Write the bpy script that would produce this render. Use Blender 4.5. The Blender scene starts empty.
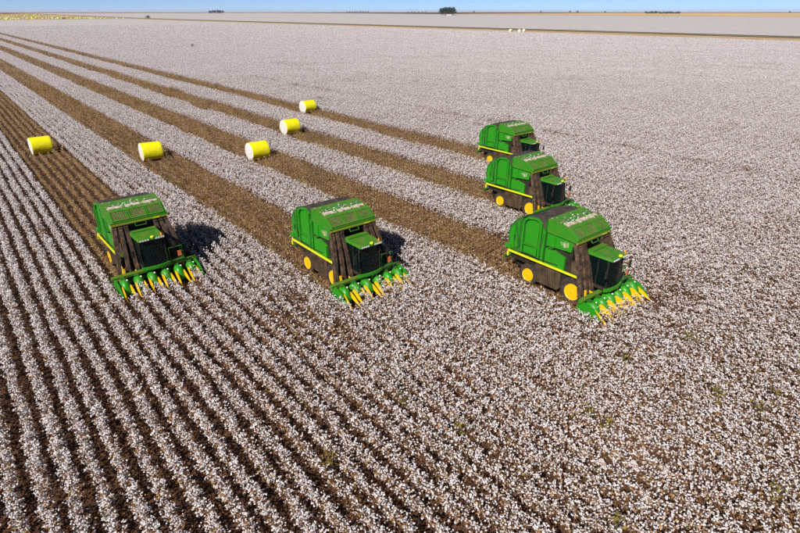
import bpy, bmesh, math, random
import numpy as np
from mathutils import Vector, Matrix
R = math.radians
random.seed(7); rng = np.random.default_rng(11)
scene = bpy.context.scene
col = scene.collection

# ------------------------------------------------------------------ camera, sky, sun, exposure
CAM_H = 17.2
FPX, W0, H0 = 533.0, 800.0, 533.0            # focal length in photo pixels
PITCH = math.atan((H0/2 - 12.0)/FPX)         # horizon sits close under the top edge
YAW = R(39.48)                               # heading, clockwise from the row direction (+Y)
cam_d = bpy.data.cameras.new('camera'); cam = bpy.data.objects.new('camera', cam_d); col.objects.link(cam)
cam.location = (0, 0, CAM_H); cam.rotation_euler = (math.pi/2 - PITCH, 0, -YAW)
cam_d.sensor_width = 36.0; cam_d.lens = 36.0*FPX/W0; cam_d.clip_start = 0.5; cam_d.clip_end = 90000
scene.camera = cam

SUN = Vector((-0.715, -0.262, 0.647)).normalized()        # towards the sun
elev = math.asin(SUN.z); az = math.atan2(SUN.x, SUN.y)
world = bpy.data.worlds.new('World'); scene.world = world; world.use_nodes = True
wn = world.node_tree.nodes; wl = world.node_tree.links; wn.clear()
sky_n = wn.new('ShaderNodeTexSky'); sky_n.sky_type = 'NISHITA'; sky_n.sun_disc = False
sky_n.sun_elevation = elev; sky_n.sun_rotation = az; sky_n.altitude = 1200
sky_n.air_density = 0.3; sky_n.dust_density = 0.0; sky_n.ozone_density = 3.0
bg = wn.new('ShaderNodeBackground'); bg.inputs['Strength'].default_value = 0.085
wo = wn.new('ShaderNodeOutputWorld')
wl.new(sky_n.outputs[0], bg.inputs[0]); wl.new(bg.outputs[0], wo.inputs[0])
sun_d = bpy.data.lights.new('sun', 'SUN'); sun_d.energy = 4.9; sun_d.angle = R(0.53); sun_d.color = (1.0, 0.955, 0.89)
sun_o = bpy.data.objects.new('sun', sun_d); col.objects.link(sun_o)
sun_o.rotation_euler = (-SUN).to_track_quat('-Z', 'Y').to_euler(); sun_o.location = SUN*200
scene.view_settings.view_transform = 'Standard'; scene.view_settings.look = 'None'
scene.view_settings.exposure = 0.32; scene.view_settings.gamma = 1.0; scene.view_settings.use_curve_mapping = False
scene.render.engine = 'CYCLES'
scene.cycles.use_denoising = False
scene.cycles.max_bounces = 6; scene.cycles.diffuse_bounces = 3; scene.cycles.transparent_max_bounces = 8

# ------------------------------------------------------------------ materials
def nodes_of(m):
    m.use_nodes = True
    return m.node_tree.nodes, m.node_tree.links, m.node_tree.nodes['Principled BSDF']
def mat_noise(name, stops, scale=3.0, rough=0.7, detail=6.0, metallic=0.0, coords='Object', spec=0.3, bump=0.0, bscale=None, rand=0.0, transl=0.0):
    """principled material, colour from a noise through a ramp; stops = [(pos, (r,g,b)), ...]"""
    m = bpy.data.materials.new(name); n, l, b = nodes_of(m)
    tc = n.new('ShaderNodeTexCoord'); nz = n.new('ShaderNodeTexNoise')
    nz.inputs['Scale'].default_value = scale; nz.inputs['Detail'].default_value = detail; nz.inputs['Roughness'].default_value = 0.65
    l.new(tc.outputs[coords], nz.inputs['Vector'])
    rp = n.new('ShaderNodeValToRGB'); el = rp.color_ramp.elements
    while len(el) < len(stops): el.new(0.5)
    for e, (p, c) in zip(el, stops): e.position = p; e.color = (*c, 1)
    l.new(nz.outputs['Fac'], rp.inputs['Fac'])
    out = rp.outputs['Color']
    if rand:
        oi = n.new('ShaderNodeObjectInfo'); hs = n.new('ShaderNodeHueSaturation'); mr = n.new('ShaderNodeMapRange')
        mr.inputs['To Min'].default_value = 1-rand; mr.inputs['To Max'].default_value = 1+rand
        l.new(oi.outputs['Random'], mr.inputs['Value']); l.new(mr.outputs[0], hs.inputs['Value']); l.new(out, hs.inputs['Color'])
        out = hs.outputs['Color']
    l.new(out, b.inputs['Base Color'])
    b.inputs['Roughness'].default_value = rough; b.inputs['Metallic'].default_value = metallic
    b.inputs['Specular IOR Level'].default_value = spec
    if bump:
        bp = n.new('ShaderNodeBump'); bp.inputs['Strength'].default_value = bump; bp.inputs['Distance'].default_value = 0.05
        if bscale:
            n2 = n.new('ShaderNodeTexNoise'); n2.inputs['Scale'].default_value = bscale; n2.inputs['Detail'].default_value = 4
            l.new(tc.outputs[coords], n2.inputs['Vector']); l.new(n2.outputs['Fac'], bp.inputs['Height'])
        else: l.new(nz.outputs['Fac'], bp.inputs['Height'])
        l.new(bp.outputs[0], b.inputs['Normal'])
    return m
def mat_paint(name, base, dust=(0.15, 0.10, 0.05), up=0.5, amount=0.25, rough=0.38, coat=0.15):
    """machine paint with field dust that has settled in blotches, thicker on faces that lie flat"""
    m = bpy.data.materials.new(name); n, l, b = nodes_of(m)
    tc = n.new('ShaderNodeTexCoord'); geo = n.new('ShaderNodeNewGeometry')
    sp = n.new('ShaderNodeSeparateXYZ'); l.new(geo.outputs['Normal'], sp.inputs[0])
    nz = n.new('ShaderNodeTexNoise'); nz.inputs['Scale'].default_value = 1.7; nz.inputs['Detail'].default_value = 8; nz.inputs['Roughness'].default_value = .7
    l.new(tc.outputs['Object'], nz.inputs['Vector'])
    nf = n.new('ShaderNodeTexNoise'); nf.inputs['Scale'].default_value = 23; nf.inputs['Detail'].default_value = 3
    l.new(tc.outputs['Object'], nf.inputs['Vector'])
    mr = n.new('ShaderNodeMapRange'); mr.inputs['From Min'].default_value = 0.38; mr.inputs['From Max'].default_value = 0.72
    l.new(nz.outputs['Fac'], mr.inputs['Value'])
    cl = n.new('ShaderNodeMath'); cl.operation = 'MAXIMUM'; cl.inputs[1].default_value = 0; l.new(sp.outputs['Z'], cl.inputs[0])
    mu = n.new('ShaderNodeMath'); mu.operation = 'MULTIPLY_ADD'; mu.inputs[1].default_value = up; mu.inputs[2].default_value = amount
    l.new(cl.outputs[0], mu.inputs[0])
    m2 = n.new('ShaderNodeMath'); m2.operation = 'MULTIPLY'; l.new(mu.outputs[0], m2.inputs[0]); l.new(mr.outputs[0], m2.inputs[1])
    m3 = n.new('ShaderNodeMath'); m3.operation = 'MULTIPLY_ADD'; m3.use_clamp = True; m3.inputs[1].default_value = 0.25
    l.new(nf.outputs['Fac'], m3.inputs[0]); l.new(m2.outputs[0], m3.inputs[2])
    s4 = n.new('ShaderNodeMath'); s4.operation = 'SUBTRACT'; s4.inputs[1].default_value = 0.12; s4.use_clamp = True; l.new(m3.outputs[0], s4.inputs[0])
    mx = n.new('ShaderNodeMix'); mx.data_type = 'RGBA'; mx.inputs['A'].default_value = (*base, 1); mx.inputs['B'].default_value = (*dust, 1)
    l.new(s4.outputs[0], mx.inputs['Factor']); l.new(mx.outputs['Result'], b.inputs['Base Color'])
    rr = n.new('ShaderNodeMapRange'); rr.inputs['To Min'].default_value = rough; rr.inputs['To Max'].default_value = 0.9
    l.new(s4.outputs[0], rr.inputs['Value']); l.new(rr.outputs[0], b.inputs['Roughness'])
    b.inputs['Coat Weight'].default_value = coat; b.inputs['Specular IOR Level'].default_value = 0.4
    return m
def mat_glass(name):
    m = bpy.data.materials.new(name); n, l, b = nodes_of(m)
    b.inputs['Base Color'].default_value = (0.004, 0.014, 0.014, 1); b.inputs['Roughness'].default_value = 0.12
    b.inputs['Specular IOR Level'].default_value = 0.4
    tr = n.new('ShaderNodeBsdfTransparent'); tr.inputs[0].default_value = (0.30, 0.45, 0.42, 1)
    mx = n.new('ShaderNodeMixShader'); mx.inputs[0].default_value = 0.5
    o = n['Material Output']; l.new(tr.outputs[0], mx.inputs[1]); l.new(b.outputs[0], mx.inputs[2]); l.new(mx.outputs[0], o.inputs['Surface'])
    return m
def mat_boll():
    m = bpy.data.materials.new('cotton_lint'); n, l, b = nodes_of(m)
    oi = n.new('ShaderNodeNewGeometry'); rp = n.new('ShaderNodeValToRGB'); el = rp.color_ramp.elements
    el[0].color = (0.60, 0.53, 0.51, 1); el[1].color = (0.92, 0.875, 0.885, 1); el[1].position = 0.62
    l.new(oi.outputs['Random Per Island'], rp.inputs['Fac']); l.new(rp.outputs['Color'], b.inputs['Base Color'])
    b.inputs['Roughness'].default_value = 1.0; b.inputs['Specular IOR Level'].default_value = 0.0
    tl = n.new('ShaderNodeBsdfTranslucent'); l.new(rp.outputs['Color'], tl.inputs[0]); mx = n.new('ShaderNodeMixShader'); mx.inputs[0].default_value = 0.28
    l.new(b.outputs[0], mx.inputs[1]); l.new(tl.outputs[0], mx.inputs[2]); l.new(mx.outputs[0], n['Material Output'].inputs['Surface'])
    return m
def mat_island(name, stops, rough=0.9):
    m = bpy.data.materials.new(name); n, l, b = nodes_of(m)
    g = n.new('ShaderNodeNewGeometry'); rp = n.new('ShaderNodeValToRGB'); el = rp.color_ramp.elements
    while len(el) < len(stops): el.new(0.5)
    for e, (p, c) in zip(el, stops): e.position = p; e.color = (*c, 1)
    l.new(g.outputs['Random Per Island'], rp.inputs['Fac']); l.new(rp.outputs['Color'], b.inputs['Base Color'])
    b.inputs['Roughness'].default_value = rough; b.inputs['Specular IOR Level'].default_value = 0.1
    return m
M = {}
M['green'] = mat_paint('green_paint', (0.012, 0.255, 0.005), amount=0.16, up=0.30)
M['green_top'] = mat_paint('dusty_green_paint', (0.022, 0.22, 0.006), dust=(0.19, 0.15, 0.045), amount=0.22, up=0.55)
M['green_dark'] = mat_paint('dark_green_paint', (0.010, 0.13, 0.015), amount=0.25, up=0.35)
M['yellow'] = mat_paint('yellow_paint', (0.78, 0.47, 0.004), amount=0.05, up=0.1)
M['rail'] = mat_paint('lemon_paint', (0.72, 0.70, 0.01), amount=0.05, up=0.15)
M['olive'] = mat_paint('olive_trim', (0.25, 0.30, 0.02), amount=0.15, up=0.3)
M['black'] = mat_noise('black_steel', [(0.3, (0.010, 0.009, 0.008)), (0.7, (0.045, 0.033, 0.023))], 3, 0.6)
M['duct'] = mat_noise('dusty_duct', [(0.34, (0.022, 0.015, 0.011)), (0.52, (0.075, 0.046, 0.029)), (0.70, (0.20, 0.115, 0.06))], 2.6, 0.7)
M['panel'] = mat_noise('dusty_dark_panel', [(0.3, (0.022, 0.016, 0.011)), (0.7, (0.12, 0.075, 0.04))], 1.8, 0.8)
M['rubber'] = mat_noise('tyre_rubber', [(0.35, (0.018, 0.016, 0.015)), (0.7, (0.085, 0.058, 0.038))], 3, 0.9)
M['belt'] = mat_noise('belt_rubber', [(0.4, (0.035, 0.028, 0.026)), (0.62, (0.10, 0.07, 0.055)), (0.75, (0.34, 0.27, 0.2))], 1.3, 0.85)
M['grille'] = mat_noise('dusty_grille', [(0.35, (0.05, 0.055, 0.015)), (0.62, (0.17, 0.12, 0.06)), (0.8, (0.45, 0.38, 0.3))], 2.5, 0.85)
M['lintpad'] = mat_noise('lint_matted', [(0.34, (0.16, 0.11, 0.05)), (0.5, (0.48, 0.40, 0.30)), (0.7, (0.66, 0.60, 0.52))], 3.5, 1.0, bump=0.6)
M['glass'] = mat_glass('cab_glass')
M['white'] = mat_noise('white_plastic', [(0.3, (0.70, 0.70, 0.66)), (0.7, (0.8, 0.8, 0.78))], 3, 0.3)
M['cream'] = mat_noise('worn_cream_vinyl', [(0.42, (0.02, 0.22, 0.02)), (0.53, (0.30, 0.33, 0.14)), (0.66, (0.50, 0.46, 0.30))], 4, 0.6)
M['amber'] = mat_noise('amber_lens', [(0.3, (0.85, 0.24, 0.01)), (0.7, (0.9, 0.32, 0.02))], 3, 0.25)
M['red'] = mat_noise('orange_reflector', [(0.3, (0.62, 0.13, 0.04)), (0.7, (0.72, 0.2, 0.07))], 3, 0.5)
M['seat'] = mat_noise('seat_cloth', [(0.3, (0.015, 0.10, 0.075)), (0.7, (0.03, 0.16, 0.12))], 5, 0.8)
M['steel'] = mat_noise('bare_steel', [(0.3, (0.30, 0.29, 0.27)), (0.7, (0.5, 0.48, 0.45))], 4, 0.35, metallic=0.8)
M['wrap'] = mat_noise('yellow_wrap', [(0.3, (0.80, 0.71, 0.004)), (0.7, (0.90, 0.84, 0.010))], 2.0, 0.35, bump=0.5, bscale=5.0, spec=0.5)
M['endlint'] = mat_noise('packed_lint', [(0.3, (0.52, 0.47, 0.42)), (0.6, (0.70, 0.68, 0.66))], 5.0, 1.0, bump=0.8)
M['boll'] = mat_boll()
M['stem'] = mat_island('dry_stem', [(0.0, (0.06, 0.029, 0.015)), (0.6, (0.16, 0.085, 0.042)), (1.0, (0.28, 0.165, 0.08))])
M['leaf'] = mat_island('dry_leaf', [(0.0, (0.10, 0.048, 0.024)), (0.55, (0.25, 0.130, 0.060)), (0.90, (0.42, 0.24, 0.11)), (1.0, (0.22, 0.19, 0.06))])
M['stalk'] = mat_island('picked_stalk', [(0.0, (0.15, 0.083, 0.034)), (0.5, (0.30, 0.185, 0.080)), (1.0, (0.47, 0.31, 0.145))])
M['foliage'] = mat_island('dark_foliage', [(0.0, (0.005, 0.020, 0.016)), (0.6, (0.012, 0.036, 0.026)), (1.0, (0.025, 0.055, 0.035))])
M['weed'] = mat_island('weed_leaf', [(0.0, (0.09, 0.08, 0.012)), (0.6, (0.19, 0.15, 0.03)), (1.0, (0.28, 0.20, 0.06))])
M['bark'] = mat_noise('bark', [(0.3, (0.06, 0.045, 0.035)), (0.7, (0.15, 0.12, 0.1))], 2, 0.9)

# ------------------------------------------------------------------ object helpers
def tag(o, label=None, cat=None, group=None, kind=None):
    if label: o['label'] = label
    if cat: o['category'] = cat
    if group: o['group'] = group
    if kind: o['kind'] = kind
    return o
def empty(name, loc=(0, 0, 0), rz=0):
    o = bpy.data.objects.new(name, None); col.objects.link(o); o.location = loc; o.rotation_euler = (0, 0, rz)
    o.empty_display_size = 0.5
    return o
def copy_tree(o, parent=None):
    kids = [c for c in bpy.data.objects if c.parent == o]
    c = o.copy(); col.objects.link(c); c.parent = parent
    for k in kids: copy_tree(k, c)
    return c

class MB:
    """collects simple shapes into one mesh"""
    def __init__(s): s.bm = bmesh.new()
    def hexa(s, p):       # p: 8 points, bottom ring then top ring
        v = [s.bm.verts.new(q) for q in p]
        for f in ((3,2,1,0), (4,5,6,7), (0,1,5,4), (1,2,6,5), (2,3,7,6), (3,0,4,7)): s.bm.faces.new([v[i] for i in f])
        return s
    def box(s, x0, x1, y0, y1, z0, z1):
        return s.hexa([(x0,y0,z0), (x1,y0,z0), (x1,y1,z0), (x0,y1,z0), (x0,y0,z1), (x1,y0,z1), (x1,y1,z1), (x0,y1,z1)])
    def obox(s, c, size, m):   # oriented box, m = 3x3 matrix
        c = Vector(c); h = [q/2 for q in size]
        P = [c + m @ Vector((sx*h[0], sy*h[1], sz*h[2])) for sz in (-1, 1) for sx, sy in ((-1,-1), (1,-1), (1,1), (-1,1))]
        return s.hexa(P)
    def bar(s, a, b, w, h):    # rectangular bar from a to b
        a, b = Vector(a), Vector(b); d = (b-a)
        q = d.to_track_quat('Y', 'Z').to_matrix()
        return s.obox((a+b)/2, (w, d.length, h), q)
    def prism(s, prof, x0, x1):   # profile of (y,z) extruded along x
        a = [s.bm.verts.new((x0, y, z)) for y, z in prof]; b = [s.bm.verts.new((x1, y, z)) for y, z in prof]
        n = len(prof)
        s.bm.faces.new(a[::-1]); s.bm.faces.new(b)
        for i in range(n): s.bm.faces.new((a[i], a[(i+1)%n], b[(i+1)%n], b[i]))
        return s
    def tube(s, pts, r, n=8, cap=True):
        pts = [Vector(p) for p in pts]; rings = []
        for i, p in enumerate(pts):
            d = (pts[min(i+1, len(pts)-1)] - pts[max(i-1, 0)]).normalized()
            u = d.cross(Vector((0.13, 0.21, 0.97))).normalized(); w = d.cross(u)
            rr = r[i] if isinstance(r, (list, tuple)) else r
            rings.append([s.bm.verts.new(p + rr*(math.cos(2*math.pi*k/n)*u + math.sin(2*math.pi*k/n)*w)) for k in range(n)])
        for a, b in zip(rings, rings[1:]):
            for k in range(n): s.bm.faces.new((a[k], a[(k+1)%n], b[(k+1)%n], b[k]))
        if cap: s.bm.faces.new(rings[0][::-1]); s.bm.faces.new(rings[-1])
        return s
    def lathe_x(s, c, prof, n=28):   # prof: (x offset, radius), turned about an axis along x
        rings = []
        for dx, r in prof:
            rings.append([s.bm.verts.new((c[0]+dx, c[1]+r*math.cos(2*math.pi*k/n), c[2]+r*math.sin(2*math.pi*k/n))) for k in range(n)])
        for a, b in zip(rings, rings[1:]):
            for k in range(n): s.bm.faces.new((a[k], a[(k+1)%n], b[(k+1)%n], b[k]))
        if prof[0][1] > 0: s.bm.faces.new(rings[0][::-1])
        if prof[-1][1] > 0: s.bm.faces.new(rings[-1])
        return s
    def loft(s, rings, cap=True):
        R_ = [[s.bm.verts.new(p) for p in r] for r in rings]; n = len(R_[0])
        for a, b in zip(R_, R_[1:]):
            for k in range(n): s.bm.faces.new((a[k], a[(k+1)%n], b[(k+1)%n], b[k]))
        if cap: s.bm.faces.new(R_[0][::-1]); s.bm.faces.new(R_[-1])
        return s
    def bevel(s, w, seg=2):
        e = [x for x in s.bm.edges if len(x.link_faces) == 2 and x.calc_face_angle(0) > 0.5]
        bmesh.ops.bevel(s.bm, geom=e, offset=w, segments=seg, affect='EDGES', profile=0.6, clamp_overlap=True)
        return s
    def build(s, name, mat, parent=None, smooth=None):
        bmesh.ops.recalc_face_normals(s.bm, faces=s.bm.faces[:])
        me = bpy.data.meshes.new(name); s.bm.to_mesh(me); s.bm.free()
        me.materials.append(mat)
        if smooth:
            me.shade_smooth(); me.set_sharp_from_angle(angle=R(smooth))
        o = bpy.data.objects.new(name, me); col.objects.link(o); o.parent = parent
        return o

def mesh_from(name, V, F, mats, mi=None, smooth=False):
    me = bpy.data.meshes.new(name); me.from_pydata(V, [], F)
    for m in mats: me.materials.append(m)
    if mi is not None: me.polygons.foreach_set('material_index', np.asarray(mi, np.int32))
    if smooth: me.shade_smooth()
    me.update(); return me

# ------------------------------------------------------------------ terrain
def rise(x, y):
    r = np.hypot(x, y); t = np.clip((r-1300)/3200, 0, 1); return 9.5*t*t*(3-2*t)
def sheet(name, xs, ys, off, mat, keep=None):
    xs = np.asarray(xs, float); ys = np.asarray(ys, float)
    X, Y = np.meshgrid(xs, ys); Z = rise(X, Y) + off
    V = np.stack([X.ravel(), Y.ravel(), Z.ravel()], 1)
    nx = len(xs); F = []
    for j in range(len(ys)-1):
        for i in range(nx-1):
            a = j*nx+i
            if keep is not None and not keep(*(V[[a, a+1, a+nx+1, a+nx], :2].mean(0))): continue
            F.append((a, a+1, a+nx+1, a+nx))
    me = mesh_from(name, V.tolist(), F, [mat]); o = bpy.data.objects.new(name, me); col.objects.link(o)
    tag(o, kind='structure'); return o
def geo(a, b, n): return list(np.geomspace(a, b, n))

M['soil'] = mat_noise('red_soil', [(0.30, (0.045, 0.020, 0.011)), (0.55, (0.095, 0.044, 0.022)), (0.8, (0.17, 0.09, 0.048))], 1.1, 0.95, bump=0.8, bscale=9)
M['farcotton'] = mat_noise('far_cotton', [(0.25, (0.41, 0.37, 0.36)), (0.5, (0.47, 0.43, 0.42)), (0.75, (0.53, 0.49, 0.48))], 0.05, 1.0, detail=10, bump=0.0)
M['farstubble'] = mat_noise('far_stubble', [(0.3, (0.30, 0.22, 0.085)), (0.7, (0.44, 0.33, 0.14))], 0.02, 1.0)
M['farpicked'] = mat_noise('far_picked', [(0.3, (0.13, 0.075, 0.04)), (0.7, (0.24, 0.15, 0.08))], 0.1, 1.0)
M['road'] = mat_noise('dirt_road', [(0.3, (0.36, 0.25, 0.14)), (0.7, (0.52, 0.37, 0.21))], 0.06, 1.0)
M['verge'] = mat_noise('grass_verge', [(0.3, (0.17, 0.155, 0.07)), (0.7, (0.27, 0.23, 0.12))], 0.06, 1.0)
M['tanfield'] = mat_noise('tan_field', [(0.3, (0.52, 0.33, 0.15)), (0.7, (0.64, 0.43, 0.21))], 0.003, 1.0)
M['redland'] = mat_noise('red_land', [(0.3, (0.25, 0.13, 0.085)), (0.7, (0.40, 0.24, 0.16))], 0.0012, 1.0)

neg = [-x for x in geo(400, 26000, 12)][::-1]
gx = neg + [-200, -50, 0, 50, 100, 200, 300] + geo(420, 26000, 30)
sheet('ground', [-x for x in geo(60, 26000, 14)][::-1] + [0, 60, 120, 250] + geo(420, 26000, 28),
      [-x for x in geo(60, 26000, 12)][::-1] + [0, 60, 120, 250] + geo(420, 26000, 28), 0.0, M['soil'])
R_CROP = 900.0
fx = list(np.linspace(-60, 424, 23)); fy = list(np.linspace(300, 1600, 66))
sheet('cotton_field_beyond', fx, fy, 0.72, M['farcotton'], keep=lambda x, y: math.hypot(x, y) > R_CROP-6)
for cx in (8.15, 18.83, 29.51, 40.19, 51.76):
    sheet('picked_strip', [cx-2.67, cx+2.67], list(np.linspace(880, 1598, 10)), 0.80, M['farpicked'])
sheet('dirt_road', [426, 440, 455, 468, 480], list(np.linspace(-400, 600, 20)) + geo(650, 5000, 24), 0.25, M['road'])
sheet('grass_verge', [480.5, 490, 500], list(np.linspace(-400, 600, 20)) + geo(650, 5000, 24), 0.6, M['verge'])
sheet('cotton_field_far', geo(501, 2150, 22), list(np.linspace(-900, 600, 14)) + geo(700, 4200, 24), 0.9, M['farcotton'])
sheet('tan_field', geo(2160, 5200, 18), list(np.linspace(-2500, 600, 12)) + geo(700, 2300, 10), 1.2, M['tanfield'])
sheet('stubble_field', [-x for x in geo(60, 1500, 10)][::-1] + list(np.linspace(0, 424, 10)), geo(1604, 3600, 18), 0.5, M['farstubble'])
sheet('red_land', [-x for x in geo(500, 24000, 14)][::-1] + [0, 420] + geo(800, 24000, 18), geo(4210, 25000, 14), 1.6, M['redland'])

# ------------------------------------------------------------------ cotton crop
PH = (1 + 5**.5)/2
ICO_V = np.array([(-1,PH,0),(1,PH,0),(-1,-PH,0),(1,-PH,0),(0,-1,PH),(0,1,PH),(0,-1,-PH),(0,1,-PH),(PH,0,-1),(PH,0,1),(-PH,0,-1),(-PH,0,1)])
ICO_V = ICO_V/np.linalg.norm(ICO_V[0])
ICO_F = [(0,11,5),(0,5,1),(0,1,7),(0,7,10),(0,10,11),(1,5,9),(5,11,4),(11,10,2),(10,7,6),(7,1,8),(3,9,4),(3,4,2),(3,2,6),(3,6,8),(3,8,9),(4,9,5),(2,4,11),(6,2,10),(8,6,7),(9,8,1)]
ROW = 0.89; TILE = 3.0
OCT_V = np.array([(1,0,0),(-1,0,0),(0,1,0),(0,-1,0),(0,0,1),(0,0,-1)], float)
OCT_F = [(0,2,4),(2,1,4),(1,3,4),(3,0,4),(2,0,5),(1,2,5),(3,1,5),(0,3,5)]
def crop_tile(name, seed, boll_p, height, leaves, mats, branch=8, spread=1.0, boll_r=(0.023, 0.050), lint_loose=0, length=3.0, rows=1, wild=0.0, half=0.315):
    r = np.random.default_rng(seed); V = []; F = []; MI = []
    def prism3(a, b, ra, rb, m):
        a = np.array(a, float); b = np.array(b, float); d = b-a; d /= np.linalg.norm(d)+1e-9
        u = np.array([d[1]*.2-d[2]*.9, d[2]*.3-d[0]*.2, d[0]*.9-d[1]*.3]); u /= np.linalg.norm(u)+1e-9
        w = np.array([d[1]*u[2]-d[2]*u[1], d[2]*u[0]-d[0]*u[2], d[0]*u[1]-d[1]*u[0]]); k0 = len(V)
        for p, rr in ((a, ra), (b, rb)):
            for k in range(3): V.append(p + rr*(math.cos(2.094*k)*u + math.sin(2.094*k)*w))
        for k in range(3): F.append((k0+k, k0+(k+1)%3, k0+3+(k+1)%3, k0+3+k)); MI.append(m)
    def boll(p, rad):
        k0 = len(V); q = OCT_V*r.uniform(.6, 1.5, (6, 1))*rad + r.normal(0, .25*rad, (6, 3))
        V.extend(q + p); F.extend([(k0+a, k0+b, k0+c) for a, b, c in OCT_F]); MI.extend([1]*8)
    def leaf(p, s):
        k0 = len(V); a = r.uniform(0, 6.28); t = r.uniform(-.9, .9)
        u = np.array([math.cos(a), math.sin(a), t*.6])*s; w = np.array([-math.sin(a), math.cos(a), r.uniform(-.6, .6)])*s*.7
        V.extend([p-u, p+w*.8, p+u, p-w]); F.append((k0, k0+1, k0+2, k0+3)); MI.append(2)
    for row in range(rows):
        x0 = (row-(rows-1)/2)*ROW; y = -length/2 + r.uniform(-.1, .0)
        while y < length/2:
            y += r.uniform(.10, .20)
            x = x0 + r.normal(0, .04); h = height*r.uniform(.76, 1.18); bp = boll_p*r.uniform(.65, 1.2)
            if wild and r.random() < wild: bp *= .25
            top = np.array([x + r.normal(0, .07), y + r.normal(0, .07), h])
            base = np.array([x, y, -.02]); prism3(base, top, .010, .005, 0)
            for k in range(branch):
                t = 1-.8*r.random()**1.25; p = base + (top-base)*t
                L = (1.08-t*.50)*r.uniform(.15, .52)*spread; a = r.uniform(0, 6.283)
                e = p + np.array([math.cos(a)*L, math.sin(a)*L, r.uniform(.0, .45)*L + .03]); e[0] = x0 + (e[0]-x0)*.80; lim = half*r.uniform(.75, 1.0); e[0] = min(max(e[0], x0-lim), x0+lim)
                prism3(p, e, .006, .003, 0)
                if r.random() < bp:
                    boll(e, r.uniform(*boll_r))
                    if r.random() < .75: boll(e + r.normal(0, .04, 3), r.uniform(*boll_r)*.8)
                if r.random() < bp*.75: boll(p + (e-p)*r.uniform(.35, .75) + r.normal(0, .02, 3), r.uniform(*boll_r)*.9)
                if leaves and t < .80:
                    for q in range(2):
                        if r.random() < leaves: leaf(p + (e-p)*r.uniform(.3, 1) + r.normal(0, .04, 3), r.uniform(.03, .07))
            if r.random() < bp: boll(top, r.uniform(*boll_r))
            for k in range(3 if leaves else 1):           # litter on the soil
                leaf(np.array([x + r.normal(0, .26), y + r.normal(0, .1), .02]), r.uniform(.03, .06))
        for k in range(lint_loose):
            boll(np.array([x0 + r.normal(0, .25), r.uniform(-length/2, length/2), r.uniform(.02, height)]), r.uniform(.014, .028))
    return mesh_from(name, [tuple(v) for v in V], F, mats, MI, smooth=False)
protos = bpy.data.collections.new('crop_prototypes')       # never linked to the scene: only the field instances it
def proto(name, me):
    o = bpy.data.objects.new(name, me); protos.objects.link(o)
cm = [M['stem'], M['boll'], M['leaf']]; sm = [M['stalk'], M['boll'], M['stalk']]
for i in range(6): proto('crop_%02d' % i, crop_tile('full_row', 100+i, .90, .92, .95, cm, branch=10, wild=.05))
for i in range(4): proto('crop_%02d' % (6+i), crop_tile('thin_row', 200+i, .66, .88, .95, cm, branch=10, wild=.15))
for i in range(2): proto('crop_%02d' % (10+i), crop_tile('poor_row', 300+i, .28, .78, 1.0, cm, branch=10))
for i in range(4): proto('crop_%02d' % (12+i), crop_tile('picked_row', 400+i, .02, .72, .9, sm, branch=9, spread=.85, lint_loose=3))
# longer pieces of row, and blocks of six rows, for the distance
for i in range(3): proto('crop_%02d' % (16+i), crop_tile('full_row_long', 500+i, .97, .92, .6, cm, branch=10, length=9, wild=.05))
for i in range(2): proto('crop_%02d' % (19+i), crop_tile('picked_row_long', 600+i, .02, .72, .9, sm, branch=9, spread=.85, lint_loose=9, length=9))
for i in range(3): proto('crop_%02d' % (21+i), crop_tile('full_block', 700+i, .97, .92, .45, cm, branch=9, length=9, rows=6, wild=.05))
proto('crop_24', crop_tile('thin_block', 710, .80, .88, .6, cm, branch=9, length=9, rows=6, wild=.18))

def vnoise(x, y, s, seed):       # smooth value noise on the ground plane
    g = np.random.default_rng(seed).random((257, 257)); u = x/s + 31.7; v = y/s + 17.3
    i = np.floor(u).astype(int); j = np.floor(v).astype(int); a = u-i; b = v-j; a = a*a*(3-2*a); b = b*b*(3-2*b)
    i %= 256; j %= 256
    return (g[i, j]*(1-a)+g[i+1, j]*a)*(1-b) + (g[i, j+1]*(1-a)+g[i+1, j+1]*a)*b

# picked strips: centre x, y of the snout tips of the picker that works it
STRIPS = [(8.15, 35.0), (18.83, 24.8), (29.51, 13.4), (40.19, 25.3), (51.76, 36.7)]
MODULES = [(8.25, 85.6), (18.6, 72.8), (29.3, 64.4), (40.3, 75.8), (52.4, 90.9)]
cy, sy = math.cos(YAW), math.sin(YAW); cp, sp_ = math.cos(PITCH), math.sin(PITCH)
FW = np.array([sy*cp, cy*cp, -sp_]); RT = np.array([cy, -sy, 0]); UP = np.cross(RT, FW)
def in_view(x, y, z, m):
    dx, dy, dz = x, y, z-CAM_H; c = FW[0]*dx+FW[1]*dy+FW[2]*dz
    u = (RT[0]*dx+RT[1]*dy)/np.maximum(c, .1)*FPX; v = -(UP[0]*dx+UP[1]*dy+UP[2]*dz)/np.maximum(c, .1)*FPX
    return (c > 1) & (np.abs(u) < W0/2+m) & (v < H0/2+m)
R_NEAR, R_CROP2 = 170.0, 900.0
X_BLOCK = STRIPS[0][0] + ROW*53                 # first block edge east of the picked strips
k = np.arange(-70, 260); rows_x = STRIPS[0][0] + ROW*(k+.5)
prg = np.random.default_rng(30); blk_phase = prg.random(90)*TILE
A, B, C = [], [], []
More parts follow.
